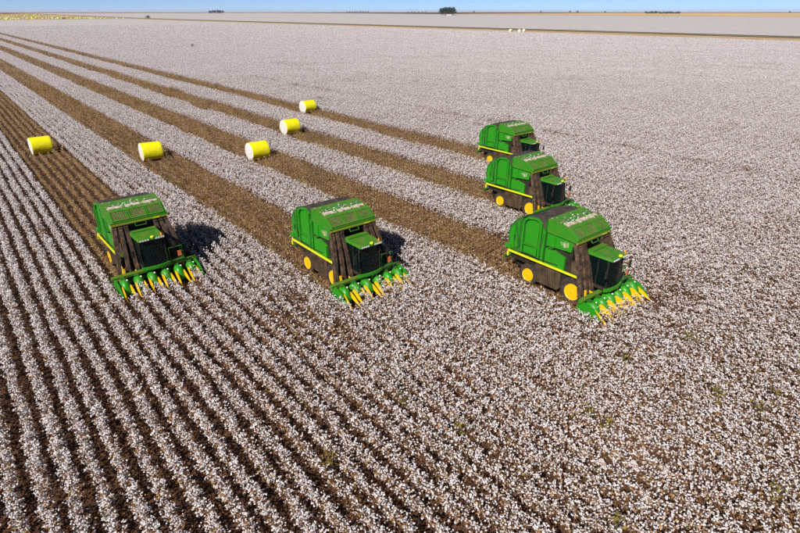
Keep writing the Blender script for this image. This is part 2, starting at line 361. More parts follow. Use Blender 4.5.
for x in rows_x:                                   # fine tiles up to the near edge, then long pieces of the same row
    if x < X_BLOCK: xr, ph = x, prg.random()*TILE
    else:
        q = int((x-X_BLOCK)//(ROW*6)); xr, ph = X_BLOCK + ROW*6*(q+.5), blk_phase[q]
    ye = math.sqrt(max(0, R_NEAR**2 - xr**2)) if xr < R_NEAR else -99
    J = max(0, int((ye+60-ph)//TILE)); y0 = -60 + ph
    A += [(x, y0 + TILE*j) for j in range(J)]
    if x < X_BLOCK: B += [(x, y0 + TILE*J - 1.5 + 4.5 + 9.0*j) for j in range(int(R_CROP2/9))]
for q in range(70):                                # blocks of six rows
    xr = X_BLOCK + ROW*6*(q+.5)
    ye = math.sqrt(max(0, R_NEAR**2 - xr**2)) if xr < R_NEAR else -99
    J = max(0, int((ye+60-blk_phase[q])//TILE)) ; y0 = -60 + blk_phase[q]
    C += [(xr, y0 + TILE*J - 1.5 + 4.5 + 9.0*j) for j in range(int((R_CROP2+60)/9))]
A, B, C = np.array(A), np.array(B), np.array(C)
A = A[in_view(A[:, 0], A[:, 1], .5, 110)]
B = B[in_view(B[:, 0], B[:, 1], .5, 60) & (np.hypot(B[:, 0], B[:, 1]) < R_CROP2)]
C = C[in_view(C[:, 0], C[:, 1], .5, 70) & (np.hypot(C[:, 0], C[:, 1]) < R_CROP2) & (C[:, 0] < 421)]
P_ = np.concatenate([A, B, C]); gx_, gy_ = P_[:, 0].copy(), P_[:, 1].copy()
lod = np.repeat([0, 1, 2], [len(A), len(B), len(C)]); n = len(gx_)
r1, r2, r3 = rng.random(n), rng.random(n), rng.random(n)
nz = .55*vnoise(gx_, gy_, 6.0, 21) + .45*vnoise(gx_, gy_, 2.2, 22)
nzb = vnoise(gx_, gy_, 45, 23)
idx = (r1*6).astype(int)
poorness = nz + .22*(nzb-.5) + .16*(r2-.5)
near = np.exp(-((gx_-24)**2+(gy_-9)**2)/(2*13**2))       # a thinner, browner patch near the drone
poorness += .13*near - .07*np.clip((np.hypot(gx_, gy_)-45)/60, 0, 1)
idx = np.where(poorness > .68, 6 + (r1*4).astype(int), idx)
idx = np.where(poorness > .87, 10 + (r1*2).astype(int), idx)
def along(x0, w, y0=-1e9, y1=1e9): return (np.abs(gx_-x0) < w) & (gy_ > y0) & (gy_ < y1)
for x0, lo, hi in ((7.26, -50, 33), (10.82, -50, 33), (13.49, -20, 22)):      # wheel tracks of the sprayer: thin rows beside them
    tr = along(x0+.45, .5, lo, hi) & (r2 < .5); idx = np.where(tr, 6 + (r1*4).astype(int), idx)
for x0, prob in ((69.0, .9), (69.9, .45), (96.0, .3), (133.0, .3)):    # sprayer tracks in the standing crop
    tr = along(x0, .5) & (r2 < prob); idx = np.where(tr, 10 + (r1*2).astype(int), idx)
picked = np.zeros(n, bool)
for cx, tip in STRIPS:
    wob = np.where(np.abs(gx_-cx) > 2.0, 0, 0)
    picked |= (np.abs(gx_-cx) < 2.7) & (gy_ > tip + 1.5)
# ragged places where the picker swerved
for x0, y0 in ((43.4, 195), (43.4, 136), (37.1, 105)):
    picked |= (np.abs(gx_-x0) < .5) & (np.abs(gy_-y0) < 5)
idx = np.where(picked, 12 + (r1*4).astype(int), idx)
idx = np.where(lod == 1, np.where(picked, 19 + (r1*2).astype(int), 16 + (r1*3).astype(int)), idx)
idx = np.where(lod == 2, np.where(poorness + .1*(r3-.5) > .72, 24, 21 + (r1*3).astype(int)), idx)
drop = along(69.0, .5) & (r3 < .4) & (lod == 0)
for mx, my in MODULES: drop |= (np.abs(gx_-mx) < 1.5) & (np.abs(gy_-my) < 2.2)
for cx, tip in STRIPS:                                   # wheel lanes and the ground under the machines
    drop |= (np.abs(gx_-cx) < 2.7) & (gy_ > tip-.05) & (gy_ < tip+1.5)
    drop |= (np.abs(np.abs(gx_-cx)-1.335) < .3) & (gy_ > tip+1.2) & (gy_ < tip+8.0)
hz = .86 + .28*vnoise(gx_, gy_, 9, 41) + .10*(r3-.5)
gx_ = gx_ + .07*(vnoise(gx_, gy_, 7, 51)-.5)*2 + rng.normal(0, .025, n)
rot = np.where(rng.random(n) < .5, 0, math.pi) + rng.normal(0, .015, n)

def field(name, sel, label, cat):
    P = np.stack([gx_[sel], gy_[sel], np.zeros(sel.sum())], 1)
    me = bpy.data.meshes.new(name); me.vertices.add(len(P)); me.vertices.foreach_set('co', P.ravel().astype(np.float32))
    a = me.attributes.new('idx', 'INT', 'POINT'); a.data.foreach_set('value', idx[sel].astype(np.int32))
    a = me.attributes.new('rot', 'FLOAT_VECTOR', 'POINT')
    rv = np.zeros((len(P), 3), np.float32); rv[:, 2] = rot[sel]; a.data.foreach_set('vector', rv.ravel())
    a = me.attributes.new('scl', 'FLOAT_VECTOR', 'POINT')
    sv = np.stack([np.where(lod[sel] == 2, 1.0, .90+.22*r2[sel]), np.ones(len(P)), hz[sel]], 1).astype(np.float32); a.data.foreach_set('vector', sv.ravel())
    for m in cm + [M['stalk']]: me.materials.append(m)
    o = bpy.data.objects.new(name, me); col.objects.link(o); tag(o, label, cat, kind='stuff')
    ng = bpy.data.node_groups.new(name, 'GeometryNodeTree')
    ng.interface.new_socket('Geometry', in_out='INPUT', socket_type='NodeSocketGeometry')
    ng.interface.new_socket('Geometry', in_out='OUTPUT', socket_type='NodeSocketGeometry')
    N, L = ng.nodes, ng.links
    gi, go = N.new('NodeGroupInput'), N.new('NodeGroupOutput')
    ci = N.new('GeometryNodeCollectionInfo'); ci.inputs['Collection'].default_value = protos
    ci.inputs['Separate Children'].default_value = True; ci.inputs['Reset Children'].default_value = True
    ip = N.new('GeometryNodeInstanceOnPoints'); ip.inputs['Pick Instance'].default_value = True
    def attr(nm, t):
        q = N.new('GeometryNodeInputNamedAttribute'); q.data_type = t; q.inputs['Name'].default_value = nm
        return [s for s in q.outputs if s.enabled and s.name == 'Attribute'][0]
    L.new(gi.outputs[0], ip.inputs['Points']); L.new(ci.outputs[0], ip.inputs['Instance'])
    L.new(attr('idx', 'INT'), ip.inputs['Instance Index'])
    er = N.new('FunctionNodeEulerToRotation'); L.new(attr('rot', 'FLOAT_VECTOR'), er.inputs[0]); L.new(er.outputs[0], ip.inputs['Rotation'])
    L.new(attr('scl', 'FLOAT_VECTOR'), ip.inputs['Scale'])
    L.new(ip.outputs[0], go.inputs[0])
    md = o.modifiers.new('rows', 'NODES'); md.node_group = ng
    return o
field('cotton_crop', ~picked & ~drop, 'white ripe cotton standing in rows over the whole field', 'cotton')
field('picked_cotton_stalks', picked & ~drop, 'bare brown stalks left in the picked strips behind the machines', 'stalks')

# ------------------------------------------------------------------ cotton picker
def make_picker():
    root = empty('cotton_picker')
    # --- chassis and lower sides
    c = MB().box(-1.05, 1.05, 2.1, 8.1, .78, 1.5).box(-1.6, 1.6, 5.2, 8.2, 1.5, 1.93)
    c.box(-1.55, 1.55, 2.7, 3.0, .85, 1.1).box(-1.4, 1.4, 6.35, 6.55, .65, .9)
    c.bevel(.04).build('chassis', M['black'], root)
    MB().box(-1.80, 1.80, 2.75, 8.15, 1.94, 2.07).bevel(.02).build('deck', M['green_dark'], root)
    for s in (-1, 1):
        b = MB()
        prof = [(3.95, .72), (4.12, .55), (5.8, .55), (5.95, .7), (5.95, 1.93), (3.95, 1.93)]
        b.prism(prof, s*1.25, s*1.70); pn = b.bevel(.04).build('engine_panel', M['panel'], root)
        for j in range(9):
            y = 4.2 + .19*j
            MB().hexa([(s*1.701, y, .75), (s*1.76, y, .75), (s*1.76, y+.05, .75), (s*1.701, y+.05, .75),
                       (s*1.701, y+.22, 1.75), (s*1.76, y+.22, 1.75), (s*1.76, y+.27, 1.75), (s*1.701, y+.27, 1.75)]).build('louvre', M['panel'], pn)
        MB().box(s*1.84, s*1.93, 2.5, 8.25, 2.06, 2.18).bevel(.02).build('side_rail', M['rail'], root)
        MB().box(s*1.0, s*1.62, 3.2, 3.9, 1.1, 1.93).bevel(.08).build('tank', M['black'], root)
        MB().box(s*1.90, s*1.96, 8.15, 8.28, 1.72, 2.02).build('reflector', M['rail'], root)
    # --- wheels
    def wheel(x, y, rad, w, s):
        h = MB().lathe_x((x, y, rad), [(s*(-.1), .16), (s*(w/2-.13), .16), (s*(w/2-.125), .20), (s*(w/2-.03), .19), (s*(w/2-.01), .12), (s*(w/2+.0), .0)], 16).build('wheel', M['yellow'], root, 40)
        t = MB(); rr = rad; ri = rad*.56
        t.lathe_x((x, y, rad), [(-w/2+.03, ri), (-w/2, ri+.08), (-w/2+.02, rr-.14), (-w/2+.09, rr-.06), (w/2-.09, rr-.06), (w/2-.02, rr-.14), (w/2, ri+.08), (w/2-.03, ri)], 36)
        nl = 20
        for j in range(nl):
            for sd in (-1, 1):
                a = 2*math.pi*(j + .5*(sd > 0))/nl; cs, sn = math.cos(a), math.sin(a); a2 = a + .16; c2, s2 = math.cos(a2), math.sin(a2)
                def q(dx, ro, cc, ss, o): return (x+dx, y+ro*cc - o*ss, rad+ro*ss + o*cc)
                r0, r1 = rr-.075, rr
                t.hexa([q(sd*w*.49, r0-.05, cs, sn, -.035), q(sd*w*.49, r0-.05, cs, sn, .035), q(sd*.02, r0, c2, s2, .035), q(sd*.02, r0, c2, s2, -.035),
                        q(sd*w*.49, r1-.05, cs, sn, -.03), q(sd*w*.49, r1-.05, cs, sn, .03), q(sd*.02, r1, c2, s2, .03), q(sd*.02, r1, c2, s2, -.03)])
        t.build('tyre', M['rubber'], h, 35)
        rm = MB().lathe_x((x, y, rad), [(s*(w/2-.02), ri+.015), (s*(w/2+.015), ri), (s*(w/2-.02), ri-.04), (s*(w/2-.22), ri-.07), (s*(w/2-.27), ri*.60), (s*(w/2-.16), ri*.52), (s*(w/2-.14), .17), (s*(w/2-.32), .165)], 30)
        rm.build('rim', M['yellow'], h, 35)
        for j in range(8):
            a = 2*math.pi*j/8; p = (x+s*(w/2-.155), y+ri*.48*math.cos(a), rad+ri*.48*math.sin(a))
            MB().lathe_x(p, [(0, .025), (s*.03, .025), (s*.032, 0)], 6).build('bolt', M['steel'], h)
    for s in (-1, 1):
        wheel(s*1.60, 2.85, .98, .56, s); wheel(s*1.55, 6.45, .80, .50, s)
    # --- accumulator (front upper body)
    MB().prism([(3.35, 2.08), (3.35, 4.28), (5.28, 4.34), (5.28, 2.08)], -1.58, 1.58).build('accumulator', M['black'], root)  # black body stands in for shadow under the lip and between side panels
    for s in (-1, 1):
        b = MB().prism([(3.38, 3.52), (3.30, 4.26), (5.28, 4.33), (5.28, 3.40)], s*1.60, s*1.74).bevel(.025)
        pn = b.build('side_panel', M['green'], root)
        MB().prism([(3.75, 2.10), (3.75, 3.0), (4.6, 3.22), (5.28, 3.22), (5.28, 2.10)], s*1.60, s*1.77).bevel(.03).build('lower_side_panel', M['green'], root)
        MB().prism([(2.85, 2.10), (2.85, 2.75), (3.72, 2.95), (3.72, 2.10)], s*1.2, s*1.55).bevel(.03).build('fan_housing', M['panel'], root)
        em = MB()                                            # pale worn mark on the panel, two rows of strokes
        for y0, w, z0, z1 in ((3.60, .16, 3.74, 4.10), (3.80, .22, 3.70, 4.14), (4.06, .14, 3.76, 4.02)):
            em.prism([(y0, z0), (y0+w, z0-.02), (y0+w+.06, z1-.03), (y0+.05, z1)], s*1.741, s*1.746)
        em.build('side_mark', M['cream'], pn)
        for j in range(3):
            y = 5.0+.1*j
        MB().box(s*1.745, s*1.80, 4.62, 4.72, 3.42, 4.30).build('side_rib', M['green'], pn)
    roof = MB().prism([(3.0, 4.27), (2.98, 4.44), (3.72, 5.04), (3.82, 5.08), (5.28, 5.27), (5.28, 4.37)], -1.85, 1.85).bevel(.03).build('accumulator_roof', M['green_top'], root)
    d = Vector((0, .74, .60)).normalized(); up = Vector((0, -d.z, d.y)); mtx = Matrix(((1, 0, 0), (0, d.y, up.y), (0, d.z, up.z)))
    d2 = Vector((0, 1.46, .19)).normalized(); up2 = Vector((0, -d2.z, d2.y)); mtx2 = Matrix(((1, 0, 0), (0, d2.y, up2.y), (0, d2.z, up2.z)))
    for j in range(3):
        x = -1.16 + 1.16*j
        cc = Vector((x, 3.35, 4.74)) + up*.015
        gr = MB().obox(cc, (1.0, .70, .04), mtx).build('roof_grille', M['grille'], root)
        for q in range(7):
            MB().obox(Vector((x-.42+.14*q, 3.35, 4.74)) + up*.045, (.035, .68, .03), mtx).build('grille_bar', M['green_top'], gr)
        fr = MB()
        for xx in (-.52, .52): fr.obox(Vector((x+xx, 3.35, 4.74)) + up*.04, (.07, .78, .07), mtx)
        for yy in (-.38, .38): fr.obox(Vector((x, 3.35, 4.74)) + d*yy + up*.04, (1.1, .07, .068), mtx)
        fr.build('grille_frame', M['green_top'], gr)
        lp = MB().obox(Vector((x, 4.06, 5.115)) + up2*.02, (.94, .36, .05), mtx2).bevel(.015).build('lint_screen', M['lintpad'], root)
        hd = MB().tube([(x-.3, 4.42, 5.17), (x-.3, 4.40, 5.32), (x+.3, 4.40, 5.32), (x+.3, 4.42, 5.17)], .022, 6).build('roof_handle', M['steel'], root)
    lt = MB(); r = random.Random(4)
    for q in range(70):
        x = r.uniform(-1.7, 1.7); y = r.choice([r.uniform(4.25, 4.6), r.uniform(3.85, 4.7), r.uniform(3.85, 5.2)]); z = 5.075 + (y-3.82)*.130
        rr = r.uniform(.02, .05); pts = ICO_V*rr*np.array([r.uniform(.8, 2.2), r.uniform(.7, 1.3), .6])*(1+np.random.default_rng(q).uniform(-.3, .3, (12, 1)))
        vs = [lt.bm.verts.new((x+p[0], y+p[1], z+p[2]+.01)) for p in pts]
        for f in ICO_F: lt.bm.faces.new([vs[i] for i in f])
    tag(lt.build('loose_lint', M['boll'], root), kind='stuff')
    MB().box(-1.87, 1.87, 2.93, 3.02, 4.20, 4.31).bevel(.015).build('lip_trim', M['olive'], root)
    MB().box(.85, 1.30, 2.915, 2.927, 4.215, 4.30).build('lip_plate', M['rail'], root)
    MB().tube([(-.35, 3.02, 4.2), (-.35, 2.85, 3.98), (.35, 2.85, 3.98), (.35, 3.02, 4.2)], .028, 6).build('front_handle', M['green'], root)
    # --- belts between accumulator and chamber
    bo = MB().prism([(5.30, 4.42), (5.30, 5.23), (5.9, 5.22), (6.5, 5.08), (7.05, 4.84), (7.05, 4.66), (5.97, 4.83), (5.95, 4.62)], -1.64, 1.64).build('belt_bay', M['belt'], root)
    for j in range(8):
        x = -1.60 + .405*j
        MB().prism([(5.31, 5.233), (5.31, 5.255), (5.9, 5.245), (6.5, 5.105), (7.04, 4.87), (7.04, 4.846), (6.5, 5.083), (5.9, 5.223)], x, x+.36).build('belt', M['belt'], bo)
    # --- round module chamber
    arc = [(5.40, 2.10), (5.40, 4.4), (5.96, 4.6), (5.98, 4.80), (6.75, 4.72), (7.3, 4.52), (7.3, 2.10)]
    ch = MB().prism(arc, -1.66, 1.66).bevel(.03).build('module_chamber', M['green_dark'], root)  # darker green puts shade into the gaps between frame and panels
    gate = [(7.36, 2.16), (7.36, 4.78), (7.62, 4.62), (8.05, 4.28), (8.38, 3.85), (8.5, 3.3), (8.42, 2.75), (8.2, 2.16)]
    gt = MB().prism(gate, -1.72, 1.72).bevel(.05).build('rear_gate', M['green_dark'], root)  # body coloured darker so gaps round the gate panels look shaded
    for j in range(5):
        x = -1.4 + .7*j
        MB().tube([(x, 7.62, 4.66), (x, 8.08, 4.32), (x, 8.42, 3.87), (x, 8.54, 3.3), (x, 8.46, 2.75)], .05, 6).build('gate_rib', M['green_dark'], gt)
    for s in (-1, 1):
        X0, X1 = s*1.662, s*1.82
        fr = MB()
        pth = [(5.80, 2.25), (5.80, 4.68), (5.98, 4.88), (6.25, 4.95), (6.90, 4.84), (7.14, 4.64), (7.22, 4.35), (7.22, 2.25)]
        for a, b in zip(pth, pth[1:]):
            fr.bar((s*1.74, *a), (s*1.74, *b), .15, .13)
        fr.bevel(.015).build('side_frame', M['green'], ch)
        MB().prism([(5.98, 3.02), (5.98, 4.55), (6.12, 4.72), (6.35, 4.78), (6.80, 4.70), (6.98, 4.54), (7.04, 4.30), (7.04, 3.02)], X0, s*1.73).bevel(.02).build('door_panel', M['green'], ch)
        MB().prism([(5.98, 2.28), (5.98, 2.88), (7.04, 2.80), (7.04, 2.28)], X0, s*1.78).bevel(.02).build('lower_panel', M['green'], ch)
        MB().box(X0, s*1.76, 5.88, 7.14, 2.91, 2.98).build('cross_bar', M['green'], ch)
        MB().box(X0, s*1.80, 5.42, 5.62, 2.12, 4.40).bevel(.02).build('post', M['green'], ch)
        MB().tube([(s*1.78, 5.52, 4.1), (s*1.78, 5.70, 2.5)], .055, 8).build('hydraulic_cylinder', M['green_dark'], ch)
        MB().prism([(7.52, 2.5), (7.52, 4.50), (7.80, 4.30), (7.80, 2.5)], s*1.722, s*1.80).bevel(.02).build('gate_post', M['green'], gt)
        MB().prism([(7.90, 2.3), (7.90, 4.15), (8.22, 3.8), (8.36, 3.3), (8.22, 2.3)], s*1.722, s*1.77).bevel(.02).build('gate_panel', M['green'], gt)
        MB().tube([(s*1.80, 7.5, 2.6), (s*1.84, 7.75, 4.3)], .06, 8).build('gate_cylinder', M['green_dark'], gt)
        MB().box(s*1.74, s*1.86, 8.1, 8.6, 2.25, 2.55).bevel(.03).build('gate_hook', M['green'], gt)
    MB().bar((-1.1, 8.25, 1.75), (-1.1, 8.95, 1.25), .16, .2).bar((1.1, 8.25, 1.75), (1.1, 8.95, 1.25), .16, .2).box(-1.4, 1.4, 8.85, 9.05, 1.12, 1.32).bevel(.02).build('module_cradle', M['green_dark'], root)
    # --- air ducts, three each side of the cab
    for s in (-1, 1):
        for xt, xb in ((1.66, 2.22), (1.30, 1.62), (.97, 1.05)):
            a, b = Vector((s*xb, 1.98, 1.05)), Vector((s*xt, 3.18, 4.24)); w0, w1, t0, t1 = .12, .13, .15, .14
            mid = a.lerp(b, .55) + Vector((0, -.10, .02)); rings = []
            for p, w, t in ((a, w0, t0), (mid, .12, .15), (b, w1, t1)):
                rings.append([p + Vector((-w, -t, 0)), p + Vector((w, -t, 0)), p + Vector((w, t, 0)), p + Vector((-w, t, 0))])
            du = MB().loft(rings).bevel(.02).build('air_duct', M['duct'], root)
            for f in (.02, .93):
                p = (a.lerp(mid, f/.55) if f < .55 else mid.lerp(b, (f-.55)/.45))
                MB().box(p.x-.145, p.x+.145, p.y-.185, p.y+.185, p.z-.02, p.z+.02).build('duct_band', M['duct'], du)
    # --- cab
    cb = MB().box(-.84, .84, 1.22, 2.8, 1.40, 1.62)
    cb.bar((-.80, 1.20, 1.6), (-.80, 1.30, 3.44), .07, .07).bar((.80, 1.20, 1.6), (.80, 1.30, 3.44), .07, .07)
    cb.bar((-.80, 2.74, 1.6), (-.80, 2.74, 3.44), .09, .09).bar((.80, 2.74, 1.6), (.80, 2.74, 3.44), .09, .09)
    cb.bar((-.80, 1.95, 1.6), (-.80, 1.95, 3.44), .05, .05).bar((.80, 1.95, 1.6), (.80, 1.95, 3.44), .05, .05)
    cab = cb.build('cab', M['black'], root)
    rings = []
    for z, f in ((1.63, 0.0), (2.4, .03), (3.43, .10)):
        rings.append([(x, 1.05 + .16*(x/.76)**2 + f, z) for x in np.linspace(-.76, .76, 9)])
    ws = MB()
    VV = [[ws.bm.verts.new(p) for p in rg] for rg in rings]
    for a, b in zip(VV, VV[1:]):
        for q in range(8): ws.bm.faces.new((a[q], a[q+1], b[q+1], b[q]))
    ws.build('windscreen', M['glass'], cab, 60)
    for s in (-1, 1):
        MB().box(s*.80, s*.815, 1.30, 1.92, 1.63, 3.43).build('side_window', M['glass'], cab)
        MB().box(s*.80, s*.815, 1.99, 2.69, 1.63, 3.43).build('side_window', M['glass'], cab)
    MB().box(-.75, .75, 2.735, 2.75, 1.9, 3.43).build('rear_window', M['glass'], cab)
    MB().box(-.26, .26, 1.95, 2.40, 1.95, 2.12).box(-.25, .25, 2.36, 2.50, 2.1, 2.85).box(-.08, .08, 2.1, 2.3, 1.62, 1.95).bevel(.04).build('seat', M['seat'], cab)
    MB().tube([(0, 1.45, 1.62), (0, 1.6, 2.2)], .05, 8).tube([(.19*math.cos(t), 1.6+.08*math.sin(t), 2.25+.17*math.sin(t)) for t in np.linspace(0, 6.2, 14)], .02, 6).build('steering_wheel', M['black'], cab)
    MB().box(.38, .62, 1.6, 2.3, 1.62, 2.2).bevel(.03).build('console', M['black'], cab)
    rf = MB().hexa([(-.86, 1.0, 3.44), (.86, 1.0, 3.44), (.88, 2.85, 3.44), (-.88, 2.85, 3.44), (-.80, 1.02, 3.58), (.80, 1.02, 3.58), (.86, 2.82, 3.64), (-.86, 2.82, 3.64)]).bevel(.03).build('cab_roof', M['green_top'], cab)
    MB().box(-.82, .82, 2.42, 2.80, 3.635, 3.72).bevel(.03).build('air_conditioner', M['green_top'], cab)
    for x in (-.72, -.56, -.40, -.24, .30, .46, .62, .76):
        MB().box(x-.055, x+.055, .965, 1.0, 3.455, 3.55).build('work_light', M['white'], cab)
    MB().tube([(.08, 1.08, 3.57), (.08, 1.08, 3.65), (.08, 1.08, 3.70)], [.12, .12, .05], 12).build('receiver_dome', M['rail'], cab)
    MB().tube([(.70, 1.14, 3.58), (.70, 1.14, 3.69), (.70, 1.14, 3.77)], [.06, .06, .03], 10).build('beacon', M['amber'], cab)
    MB().loft([[(x, .93 + .18*(x/.9)**2 + o, z) for x, o, z in ((xx, 0, 1.36), (xx, .12, 1.36), (xx, .12, 1.56), (xx, 0, 1.56))] for xx in np.linspace(-.95, .95, 9)]).build('front_bumper', M['green'], cab, 50)
    for s in (-1, 1):
        mr = MB().tube([(s*.84, 1.25, 3.1), (s*1.25, 1.05, 3.12), (s*1.32, 1.03, 2.95)], .022, 6).build('mirror_arm', M['black'], cab)
        MB().box(s*1.22, s*1.44, .98, 1.04, 2.5, 2.95).bevel(.02).build('mirror', M['black'], cab)
    # --- access platform, railing and ladder on the far side of the cab
    pl = MB().box(.87, 1.95, 1.25, 1.95, 1.42, 1.50).bevel(.015).build('platform', M['green_dark'], root)
    MB().tube([(1.92, 1.28, 1.5), (1.92, 1.28, 2.45), (1.92, 1.9, 2.45), (1.92, 1.9, 1.5)], .026, 6).tube([(1.92, 1.28, 1.98), (1.92, 1.9, 1.98)], .02, 6).tube([(1.0, 1.28, 1.5), (1.0, 1.28, 2.45), (1.92, 1.28, 2.45)], .026, 6).build('railing', M['green'], pl)
    for s_ in (1.30, 1.85):
        MB().bar((2.0, s_, 1.5), (2.25, s_, .45), .05, .05).build('ladder_side', M['green_dark'], pl)
    for q in range(4):
        MB().box(1.98+.06*q, 2.14+.06*q, 1.33, 1.82, 1.30-.25*q, 1.33-.25*q).build('ladder_step', M['green_dark'], pl)
    MB().box(1.55, 1.80, 1.235, 1.262, 1.72, 2.12).bevel(.01).build('warning_plate', M['red'], pl)
    # --- picking header
    hb = MB().box(-2.85, 2.85, 1.50, 1.72, 1.05, 1.27).box(-2.8, 2.8, 1.66, 1.80, .62, .80).bevel(.02).build('header_beam', M['green_top'], root)
    MB().box(-2.86, 2.86, 1.475, 1.50, 1.18, 1.26).build('beam_stripe', M['olive'], hb)
    for s in (-1, 1):
        MB().bar((s*1.25, 1.72, 1.05), (s*.9, 2.6, 1.25), .16, .2).bevel(.02).build('lift_arm', M['yellow'], hb)
        MB().bar((s*1.95, 1.74, .75), (s*1.95, 1.86, 1.55), .13, .10).bevel(.02).build('hose_bracket', M['yellow'], hb)
        MB().tube([(s*.35, 1.6, 1.28), (s*.5, 1.75, 1.5), (s*.8, 2.0, 1.5), (s*.9, 2.4, 1.3)], .035, 6).build('hose', M['black'], hb)
        es = MB().prism([(.15, .22), (.10, .40), (.75, .98), (1.45, 1.12), (1.70, .95), (1.70, .25)], s*2.62, s*2.74).bevel(.03).build('end_shield', M['green'], root)
    for q in range(6):
        x = -2.225 + .89*q
        rings = []
        for y, hw, zt, zb in ((1.47, .25, 1.00, .30), (1.25, .29, 1.16, .25), (.95, .29, 1.14, .22), (.72, .25, .98, .20), (.55, .17, .74, .18)):
            rg = []
            for a in np.linspace(0, math.pi, 9): rg.append((x + hw*math.cos(a), y, zt - .30 + .30*math.sin(a)))
            rg += [(x-hw, y, zb), (x+hw, y, zb)]
            rings.append(rg)
        u = MB().loft(rings).build('row_unit', M['green'], root, 40)
        for s in (-1, 1):
            xs = x + s*.25
            MB().loft([[(xs + wx*a + s*ox, y, z0 + wz*b) for a, b in ((-1, 0), (1, 0), (.55, 1), (-.55, 1))] for y, wx, wz, z0, ox in
                       ((.98, .05, .16, .72, 0), (.68, .075, .24, .56, .01), (.35, .075, .24, .40, .03), (.02, .05, .16, .26, .05), (-.25, .014, .04, .16, .06))]).bevel(.01).build('snout', M['yellow'], u)
        MB().tube([(x+.17, .98, 1.02), (x+.17, .96, 1.13), (x+.17, .96, 1.155)], [.055, .055, .03], 8).build('cap', M['white'], u)
        MB().box(x-.16, x+.10, 1.12, 1.42, 1.10, 1.20).bevel(.03).build('gear_case', M['green_dark'], u)
    # --- small fittings
    for s in (-1, 1):
        for y0, z0, dy, dz in ((5.64, 3.3, .12, .22), (5.64, 2.5, .12, .3), (7.30, 3.9, .06, .25), (7.86, 3.0, .07, .35), (4.75, 3.28, .3, .1)):
            MB().box(s*1.70, s*1.84, y0, y0+dy, z0, z0+dz).bevel(.015).build('bracket', M['green_dark'], root)
        MB().tube([(s*1.80, 7.3, 2.3), (s*1.83, 6.4, 2.36), (s*1.83, 5.5, 2.30), (s*1.80, 4.2, 2.34)], .03, 6).build('hydraulic_line', M['black'], root)
        MB().box(s*1.62, s*1.80, 5.36, 5.46, 4.42, 5.10).build('chamber_post', M['green_dark'], root)
    return root
picker = make_picker()
PICKERS = [
 (8.15, 35.0, 1.0, 'leftmost green cotton picker, heading down the left brown strip'),
 (18.85, 24.8, 0.0, 'green cotton picker in the middle of the field, second from the left'),
 (29.5, 13.4, -0.8, 'largest and nearest green cotton picker, with two full yellow wheel rims, on the right'),
 (40.4, 25.3, 0.0, 'green cotton picker right behind the nearest one, its header hidden by it'),
 (51.65, 36.7, 0.0, 'smallest and farthest green cotton picker, hindmost of the three on the right')]
for i, (x, y, a, lab) in enumerate(PICKERS):
    o = picker if i == 0 else copy_tree(picker)
    o.location = (x, y, 0); o.rotation_euler = (0, 0, R(a))
    tag(o, lab, 'cotton picker', 'cotton pickers working side by side')

# ------------------------------------------------------------------ round cotton modules
def make_module(seed):
    r = np.random.default_rng(seed); root = empty('cotton_module')
    n, L, rad = 40, 2.4, 1.14
    def rr(a, x): return rad*(1 + .012*math.sin(3*a+seed) + .008*math.sin(7*a+x*2))*(1 - .035*max(0, -math.sin(a))**3*1.0)
    rings = []
    for x in (-1.2, -1.17, -1.0, -.6, -.2, .2, .6, 1.0, 1.17, 1.2):
        k = .985 if abs(x) > 1.18 else 1.0 + .010*math.cos(x*1.2)
        rings.append([(x, k*rr(2*math.pi*j/n, x)*math.cos(2*math.pi*j/n) + r.normal(0, .004), rad*.965 + k*rr(2*math.pi*j/n, x)*math.sin(2*math.pi*j/n) + r.normal(0, .004)) for j in range(n)])
    w = MB().loft(rings, cap=False).build('wrap', M['wrap'], root, 60)
    for s in (-1, 1):
        e = MB(); rg = []
        for k, dx in ((1.0, .0), (.93, .015), (.80, .045), (.55, .06), (.25, .06)):
            rg.append([(s*(1.19+dx + r.normal(0, .010)*(k < .95)), .985*k*rad*math.cos(2*math.pi*j/n), rad*.965 + .985*k*rad*math.sin(2*math.pi*j/n)) for j in range(n)])
        e.loft(rg, cap=False); e.bm.verts.ensure_lookup_table(); e.bm.faces.new(e.bm.verts[-n:])
        e.build('lint_end', M['endlint'], root, 60)
    a0 = 1.9                                              # loose tail of the wrap: a low seam along the roll
    MB().loft([[(x, (rad+.012+h)*math.cos(a0+t), rad*.965 + (rad+.012+h)*math.sin(a0+t)) for t, h in ((-.05, -.01), (0, .015), (.05, -.01))] for x in np.linspace(-1.17, 1.17, 7)]).build('wrap_seam', M['wrap'], root)
    return root
MLAB = ['yellow wrapped round cotton module on the leftmost brown strip', 'yellow wrapped round cotton module on the strip behind the middle picker',
        'nearest of the three yellow round modules lined up in mid field', 'middle one of the three yellow round modules lined up in mid field',
        'farthest of the three yellow round modules lined up in mid field']
for i, (x, y) in enumerate(MODULES):
    o = make_module(i+1); o.location = (x, y, 0); o.rotation_euler = (0, 0, R((3, -2, 1, 2, 3)[i]))
    tag(o, MLAB[i], 'cotton module', 'yellow round modules on the picked strips')

